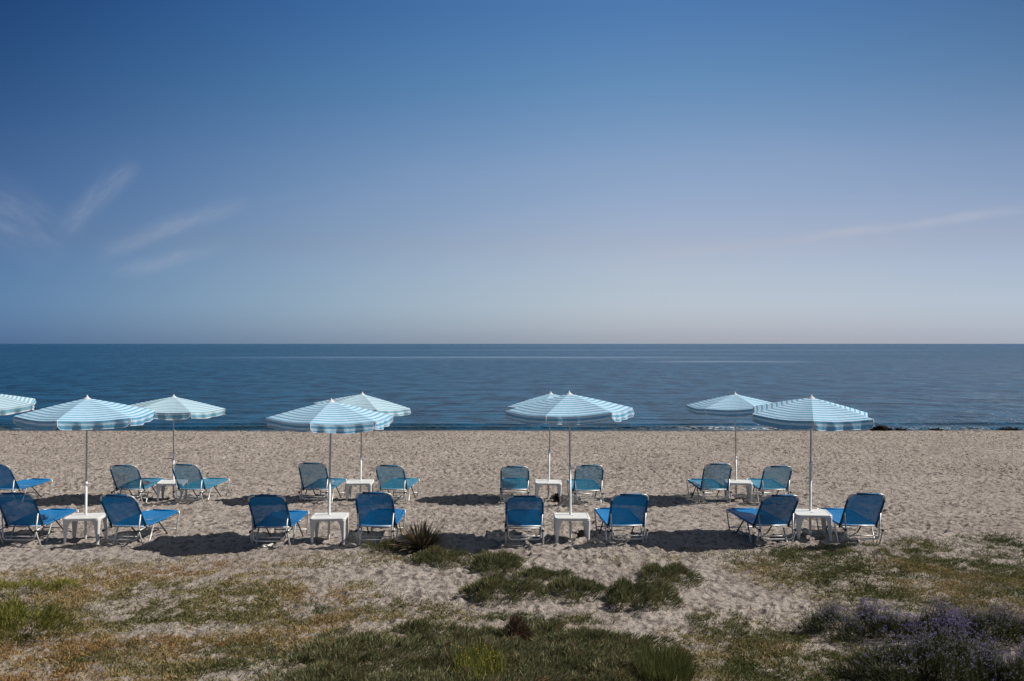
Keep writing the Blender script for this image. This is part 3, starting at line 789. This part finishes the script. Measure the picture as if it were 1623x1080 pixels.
SH = [((694, 889), 52, 14, .09, 2600, 'low grey-green shrub just below the spiky plant', 'greygreen'),
      ((788, 899), 52, 15, .11, 3000, 'low grey-green shrub, the topmost of the central patch, on open sand', 'greygreen'),
      ((862, 913), 48, 8, .06, 1800, 'thin trailing grey-green shrub right of the topmost central one', 'greygreen'),
      ((792, 943), 60, 19, .14, 4200, 'dark rounded low shrub at the left of the central patch', 'greygreen'),
      ((912, 943), 52, 17, .10, 3000, 'low shrub in the middle of the central patch, touching a darker one on its right', 'greygreen'),
      ((1010, 953), 66, 19, .15, 4800, 'darkest low shrub at the right end of the central patch, beside bare sand', 'greygreen'),
      ((1055, 917), 52, 16, .08, 2400, 'sparse low shrub set apart at the upper right of the central patch', 'greygreen'),
      ((612, 872), 38, 9, .07, 1200, 'small dark weedy clump at the foot of the spiky plant', 'greygreen'),
      ((960, 1022), 110, 11, .08, 2800, 'long low strip of grey-green shrub above the large bottom mat', 'greygreen')]
for k, ((px, py), rx, ry, hg, n, lb, kd) in enumerate(SH):
    cx, cy, wx, wy, _ = E(px, py, rx, ry, 1)
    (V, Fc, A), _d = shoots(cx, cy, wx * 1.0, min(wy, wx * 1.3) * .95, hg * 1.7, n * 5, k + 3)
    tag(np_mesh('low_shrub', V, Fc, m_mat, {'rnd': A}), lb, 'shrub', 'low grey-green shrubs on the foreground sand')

# the big mat along the bottom of the picture
parts = []
_rg = np.random.default_rng(77)
_cl = [(600, 1055, 150, 42, .22, 13000), (760, 1050, 150, 38, .2, 12000), (900, 1062, 150, 40, .2, 12000), (1000, 1078, 120, 36, .18, 8000), (530, 1092, 110, 36, .2, 7000), (760, 1105, 330, 36, .2, 12000)]
for _ in range(46):                                     # ragged clumps along the upper edge
    _x = _rg.uniform(470, 1080); _t = abs(_x - 760) / 310
    _cl.append((_x, 1004 + 45 * _t ** 2.5 + _rg.normal(0, 9) + 8, _rg.uniform(18, 48), _rg.uniform(5, 11), _rg.uniform(.06, .15), int(_rg.uniform(500, 1500))))
for k, (px, py, rx, ry, hg, n) in enumerate(_cl):
    cx, cy, wx, wy, _ = E(px, py, rx, ry, 1)
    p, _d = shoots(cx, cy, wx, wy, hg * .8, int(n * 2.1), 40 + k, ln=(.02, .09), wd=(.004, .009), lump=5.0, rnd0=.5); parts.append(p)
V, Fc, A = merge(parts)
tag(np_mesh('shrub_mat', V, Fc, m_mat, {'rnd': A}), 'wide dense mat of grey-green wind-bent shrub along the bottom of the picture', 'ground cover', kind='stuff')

def thing_plant(name, label, cat, cx, cy): 
    o_ = empty(name, (cx, cy, gz(cx, cy))); return tag(o_, label, cat)
def rel(V, root): return V - np.array(root.location)[None, :]

# brown dead knot on the mat, taller grass tuft, yellow flowering plant
cx, cy, wx, wy, _ = E(820, 1012, 26, 14, 1)
(V, Fc, A), _d = shoots(cx, cy, wx, wy, .2, 3000, 77, ln=(.03, .07), rnd0=1.0)
tag(np_mesh('dead_bush', V, Fc, leaf_mat('dead_brown', [(0, (.03, .016, .012)), (1, (.085, .045, .032))]), {'rnd': np.clip(A * .9, 0, 1)}), 'small dark brown dead bush poking from the bottom mat', 'shrub')
cx, cy, wx, wy, _ = E(1052, 1075, 38, 26, 1)
rg = np.random.default_rng(5); n = 2600
a = rg.uniform(0, 6.28, n); q = np.sqrt(rg.random(n)); x = cx + np.cos(a) * q * wx; y = cy + np.sin(a) * q * wy
dr = np.stack([np.cos(a) * q * .4 + rg.normal(.08, .14, n), np.sin(a) * q * .3 + rg.normal(0, .14, n), np.ones(n)], 1)
V, Fc, A = blades(np.stack([x, y, gnp(x, y)], 1), dr, rg.uniform(.05, .27, n), rg.uniform(.003, .006, n), np.clip(rg.normal(.3, .3, n), 0, 1), .5, rg=rg)
tag(np_mesh('grass_tuft', V, Fc, m_grn, {'rnd': A}), 'tall dark green grass tuft at the bottom edge, right of the mat', 'grass tuft')
cx, cy, wx, wy, _ = E(760, 1075, 42, 26, 1)
root = thing_plant('yellow_flower_plant', 'small plant dotted with yellow flowers within the bottom mat', 'plant', cx, cy)
rg = np.random.default_rng(9); n = 1800
a = rg.uniform(0, 6.28, n); q = np.sqrt(rg.random(n)); x = cx + np.cos(a) * q * wx; y = cy + np.sin(a) * q * wy
dr = np.stack([rg.normal(0, .3, n), rg.normal(0, .3, n), np.ones(n)], 1)
V, Fc, A = blades(np.stack([x, y, gnp(x, y) + .05], 1), dr, rg.uniform(.06, .2, n), rg.uniform(.004, .007, n), np.clip(rg.normal(.5, .3, n), 0, 1), .3, rg=rg)
np_mesh('foliage', rel(V, root), Fc, m_bush, {'rnd': A}, parent=root)
n = 46; a = rg.uniform(0, 6.28, n); q = np.sqrt(rg.random(n)); x = cx + np.cos(a) * q * wx; y = cy + np.sin(a) * q * wy; z = gnp(x, y) + rg.uniform(.10, .24, n)
Pp = np.repeat(np.stack([x, y, z], 1), 7, 0); dr = rg.normal(size=(n * 7, 3)); dr[:, 2] = np.abs(dr[:, 2]) * .7
V, Fc, A = blades(Pp, dr, np.full(n * 7, .010), np.full(n * 7, .009), rg.random(n * 7), .1, rg=rg)
np_mesh('blossoms', rel(V, root), Fc, m_yellow, {'rnd': A}, parent=root)['kind'] = 'stuff'

# green bushes at the left edge
for (px, py, rx, ry, hg, n, lb, mt, r0) in [(34, 1012, 92, 22, .42, 15000, 'bright green leafy bush at the left edge of the foreground', m_bush, .45),
                                         (28, 938, 72, 9, .18, 5000, 'yellowish low bush above the bright green one at the left edge', m_bush, .8),
                                         (92, 932, 34, 6, .10, 1500, 'small yellowish weed clump right of the yellowish low bush', m_bush, .85)]:
    cx, cy, wx, wy, _ = E(px, py, rx, ry, 1)
    (V, Fc, A), _d = shoots(cx, cy, wx, max(wy, wx * .6), hg, n, int(px) + 200, ln=(.03, .075), wd=(.004, .009), lean=(.1, 0), lump=5, rnd0=r0)
    tag(np_mesh('green_bush', V, Fc, mt, {'rnd': A}), lb, 'bush')

# purple flowering bushes, lower right
BU = [((1352, 972), 76, 15, .22, 9000, 'small purple-flowered bush at the left tip of the flowering clump'),
      ((1450, 985), 110, 20, .27, 15000, 'dark bush crowned with the most purple flowers, in the lower right'),
      ((1570, 985), 105, 20, .26, 13000, 'purple-flowered bush at the right edge behind the big dark one'),
      ((1480, 1050), 130, 36, .30, 22000, 'big dark bush with pale seed heads in front of the purple ones'),
      ((1610, 1065), 105, 42, .32, 17000, 'dark bush with pale seed heads filling the bottom right corner')]
for k, ((px, py), rx, ry, hg, n, lb) in enumerate(BU):
    D = F * (CAMZ - .1) / (py + 18 - HZ); cx, cy = (px - CX) * D / F, D; wx = rx * D / F; wy = max(ry * D * D / (F * CAMZ), wx * .5)
    root = thing_plant('flowering_bush', lb, 'bush', cx, cy); root['group'] = 'flowering bushes in the lower right'
    (V, Fc, A), (x, y, dm) = shoots(cx, cy, wx, wy, hg, n, 300 + k, ln=(.03, .13), wd=(.003, .008), lean=(.15, 0), lump=4.5, rnd0=.42)
    np_mesh('foliage', rel(V, root), Fc, m_lav, {'rnd': A}, parent=root)
    rg = np.random.default_rng(400 + k)
    # thin stalks carrying flower heads
    m_ = len(x); sel = rg.choice(m_, min(m_, 1050), replace=False); sx_, sy_, sz_ = x[sel], y[sel], gnp(x[sel], y[sel]) + dm[sel]
    dr = np.stack([rg.normal(.12, .22, len(sel)), rg.normal(0, .22, len(sel)), np.ones(len(sel))], 1); dr /= np.linalg.norm(dr, axis=1, keepdims=True)
    ln = rg.uniform(.05, .19, len(sel)); base_ = np.stack([sx_, sy_, sz_ - .02], 1)
    V, Fc, A = blades(base_, dr, ln, np.full(len(sel), .003), np.full(len(sel), .8), .0, rg=rg)
    np_mesh('stalks', rel(V, root), Fc, m_lav, {'rnd': A}, parent=root)['kind'] = 'stuff'
    tips = base_ + dr * ln[:, None]
    isp = rg.random(len(sel)) < np.clip((vnoise(sx_ * 3.1, sy_ * 3.1 + 5) - .35) * 3, 0, 1) * (.85 if k in (0, 1, 2) else .18)
    for nm, mt, mask, s_ in (('blossoms', m_purple, isp, .011), ('seed_heads', m_silver, ~isp, .008)):
        tp = tips[mask]
        if not len(tp): continue
        Pp = np.repeat(tp, 7, 0) + rg.normal(0, .006, (len(tp) * 7, 3)); dd = rg.normal(size=(len(Pp), 3)); dd[:, 2] = np.abs(dd[:, 2])
        V, Fc, A = blades(Pp, dd, np.full(len(Pp), s_), np.full(len(Pp), s_ * .6), rg.random(len(Pp)), .1, rg=rg)
        np_mesh(nm, rel(V, root), Fc, mt, {'rnd': A}, parent=root)['kind'] = 'stuff'

# spiky clump beside the near lounger
cx, cy = at(668, 872); rg = np.random.default_rng(21)
root = thing_plant('spiky_plant', 'spiky sword-leaved plant with brown tips beside a near lounger', 'plant', cx, cy)
mb = MB(); rnds = []
def sword(az_, elv, L, wd, r_):
    n = 7; d0 = Vector((math.cos(az_) * math.cos(elv), math.sin(az_) * math.cos(elv), math.sin(elv))); sd_ = Vector((-math.sin(az_), math.cos(az_), 0))
    p = Vector((math.cos(az_) * .07, math.sin(az_) * .07, .0)); vs = []; fs = []
    for i in range(n + 1):
        t = i / n; w_ = wd * (1 - t ** 2.2) * (.7 + .6 * t * (1 - t) * 2)
        up_ = d0.cross(sd_).normalized()
        vs += [p - sd_ * w_, p + up_ * w_ * -.35, p + sd_ * w_]
        d0 = (d0 + Vector((0, 0, -.13 * t))).normalized(); p = p + d0 * L / n
    for i in range(n):
        a = i * 3; fs += [(a, a + 1, a + 4, a + 3), (a + 1, a + 2, a + 5, a + 4)]
    mb.add(vs, fs); rnds.extend([min(1, max(0, r_ + .35 * (i / n) ** 2)) for i in range(n + 1) for _ in range(3)])
for i in range(330):
    e_ = rg.uniform(.12, 1.35); sword(rg.uniform(0, 6.28), e_ * .88, rg.uniform(.32, .54), rg.uniform(.009, .016), (rg.uniform(.45, .95) if e_ < .7 else rg.uniform(0, .65)))
o = mb.build('leaves', m_spike, root); a_ = o.data.attributes.new('rnd', 'FLOAT', 'POINT'); a_.data.foreach_set('value', np.array(rnds, np.float32))

# seaweed heap, driftwood and litter along the water line
def heap(px, rx, hg, n, lb, seed, name='seaweed_heap', cat='seaweed', mt=None, dy=45.6):
    rg = np.random.default_rng(seed); cx = (px - CX) * dy / F
    a = rg.uniform(0, 6.28, n); q = np.sqrt(rg.random(n)); x = cx + np.cos(a) * q * rx; y = dy + np.sin(a) * q * .5
    lum = vnoise(x * 2.3, y * 2 + seed)
    z = base(x, y) + hg * (1 - q ** 1.5) * (.3 + lum) * rg.random(n)
    dr = np.stack([rg.normal(0, 1, n), rg.normal(0, .6, n), rg.uniform(-.1, .5, n)], 1)
    V, Fc, A = blades(np.stack([x, y, z], 1), dr, rg.uniform(.08, .3, n), rg.uniform(.02, .05, n), rg.random(n), .8, rg=rg)
    tag(np_mesh(name, V, Fc, mt or m_weed, {'rnd': A}), lb, cat)
heap(1396, .36, .2, 650, 'dark heap of seaweed at the waterline right of the rightmost parasol', 1)
heap(1428, .14, .05, 90, 'small flat scrap of seaweed right of the dark heap at the waterline', 2)
heap(1486, .2, .06, 120, 'small dark strand of seaweed at the waterline near the right', 3)
heap(1600, .4, .06, 200, 'dark seaweed scrap on the waterline at the right photo edge', 4)

n = 4200; y = 17.5 + 27.5 * rng.random(n) ** .6; x = rng.uniform(-1, 1, n) * (y * .56 + 1)
up = np.stack([rng.normal(0, 1, n), rng.normal(0, .7, n), rng.uniform(0, .5, n)], 1)
V, Fc, A = blades(np.stack([x, y, gnp(x, y) + .004], 1), up, rng.uniform(.02, .09, n), rng.uniform(.012, .035, n), rng.random(n), .6)
tag(np_mesh('beach_debris', V, Fc, leaf_mat('debris', [(0, (.05, .042, .035)), (.6, (.13, .11, .09)), (.85, (.2, .17, .13)), (1, (.55, .52, .47))]), {'rnd': A}), 'dark scraps of dried weed and shell bits strewn over the far sand', 'debris', kind='stuff')
# small stones and driftwood bits lying about
m_drift, h, out = newmat('driftwood'); t = h.n('ShaderNodeTexCoord'); n = h.noise(h.map(t.outputs['Object'], (30, 4, 30)), 2, 4); prin(h, out, h.ramp(n, [(.3, (.09, .07, .055)), (.7, (.22, .18, .14))]), .9, .2)
DW = [((22, 690), .32, 10, 'thin grey stick of driftwood on the far sand near the left edge'),
      ((270, 729), .42, -4, 'pale thin stick on the sand left of the far parasol pole')]
for k, ((px, py), L, rot, lb) in enumerate(DW):
    x, y = at(px, py); rs = random.Random(k)
    pts = [(-L / 2 + L * i / 6, rs.uniform(-.02, .02), .015 + rs.uniform(-.008, .012)) for i in range(7)]
    o = MB().tube(pts, [.006, .011, .013, .014, .012, .009, .004], 7).build('driftwood_stick', m_drift); o.location = (x, y, gz(x, y) + .02); o.rotation_euler[2] = R(rot); tag(o, lb, 'driftwood')

# bits lying about under the tables
m_tin, h, out = newmat('dark_tin'); prin(h, out, (.03, .028, .026), .45, .5, .3)
x, y = at(921, 853); o = MB().lathe([(.0, .0), (.045, .0), (.055, .01), (.062, .10), (.066, .105), (.060, .10), (.052, .02), (.0, .02)], 18).build('ashtray_tin', m_tin)
o.location = (x, y, gz(x, y) + .005); o.rotation_euler = (R(6), R(-9), 0); tag(o, 'small dark ashtray tin under the third near table', 'ashtray')
x, y = at(884, 795); rg = np.random.default_rng(8); n = 260
dr = np.stack([rg.normal(0, .8, n), rg.normal(0, .8, n), rg.uniform(.1, 1, n)], 1)
V, Fc, A = blades(np.stack([x + rg.normal(0, .05, n), y + rg.normal(0, .05, n), np.full(n, gz(x, y)) + rg.uniform(0, .14, n)], 1), dr, rg.uniform(.03, .08, n), rg.uniform(.01, .025, n), rg.random(n), .6, rg=rg)
tag(np_mesh('dry_weed_clump', V, Fc, m_weed, {'rnd': A}), 'dark dry weed clump at the right leg of the third far table', 'weed clump')
x, y = at(426, 868); bm_v = []; rs = random.Random(4)
N_ = 7; vs = [(-.09 + .18 * i / N_, -.05 + .10 * j / N_, rs.uniform(0, .035)) for j in range(N_ + 1) for i in range(N_ + 1)]
fs = [(j * (N_ + 1) + i, j * (N_ + 1) + i + 1, (j + 1) * (N_ + 1) + i + 1, (j + 1) * (N_ + 1) + i) for j in range(N_) for i in range(N_)]
b = MB(); b.add(vs, fs); o = b.build('crumpled_wrapper', m_plast); o.location = (x, y, gz(x, y) + .02); o.rotation_euler[2] = .5
tag(o, 'crumpled pale wrapper on the sand behind the lounger left of the second table', 'litter')
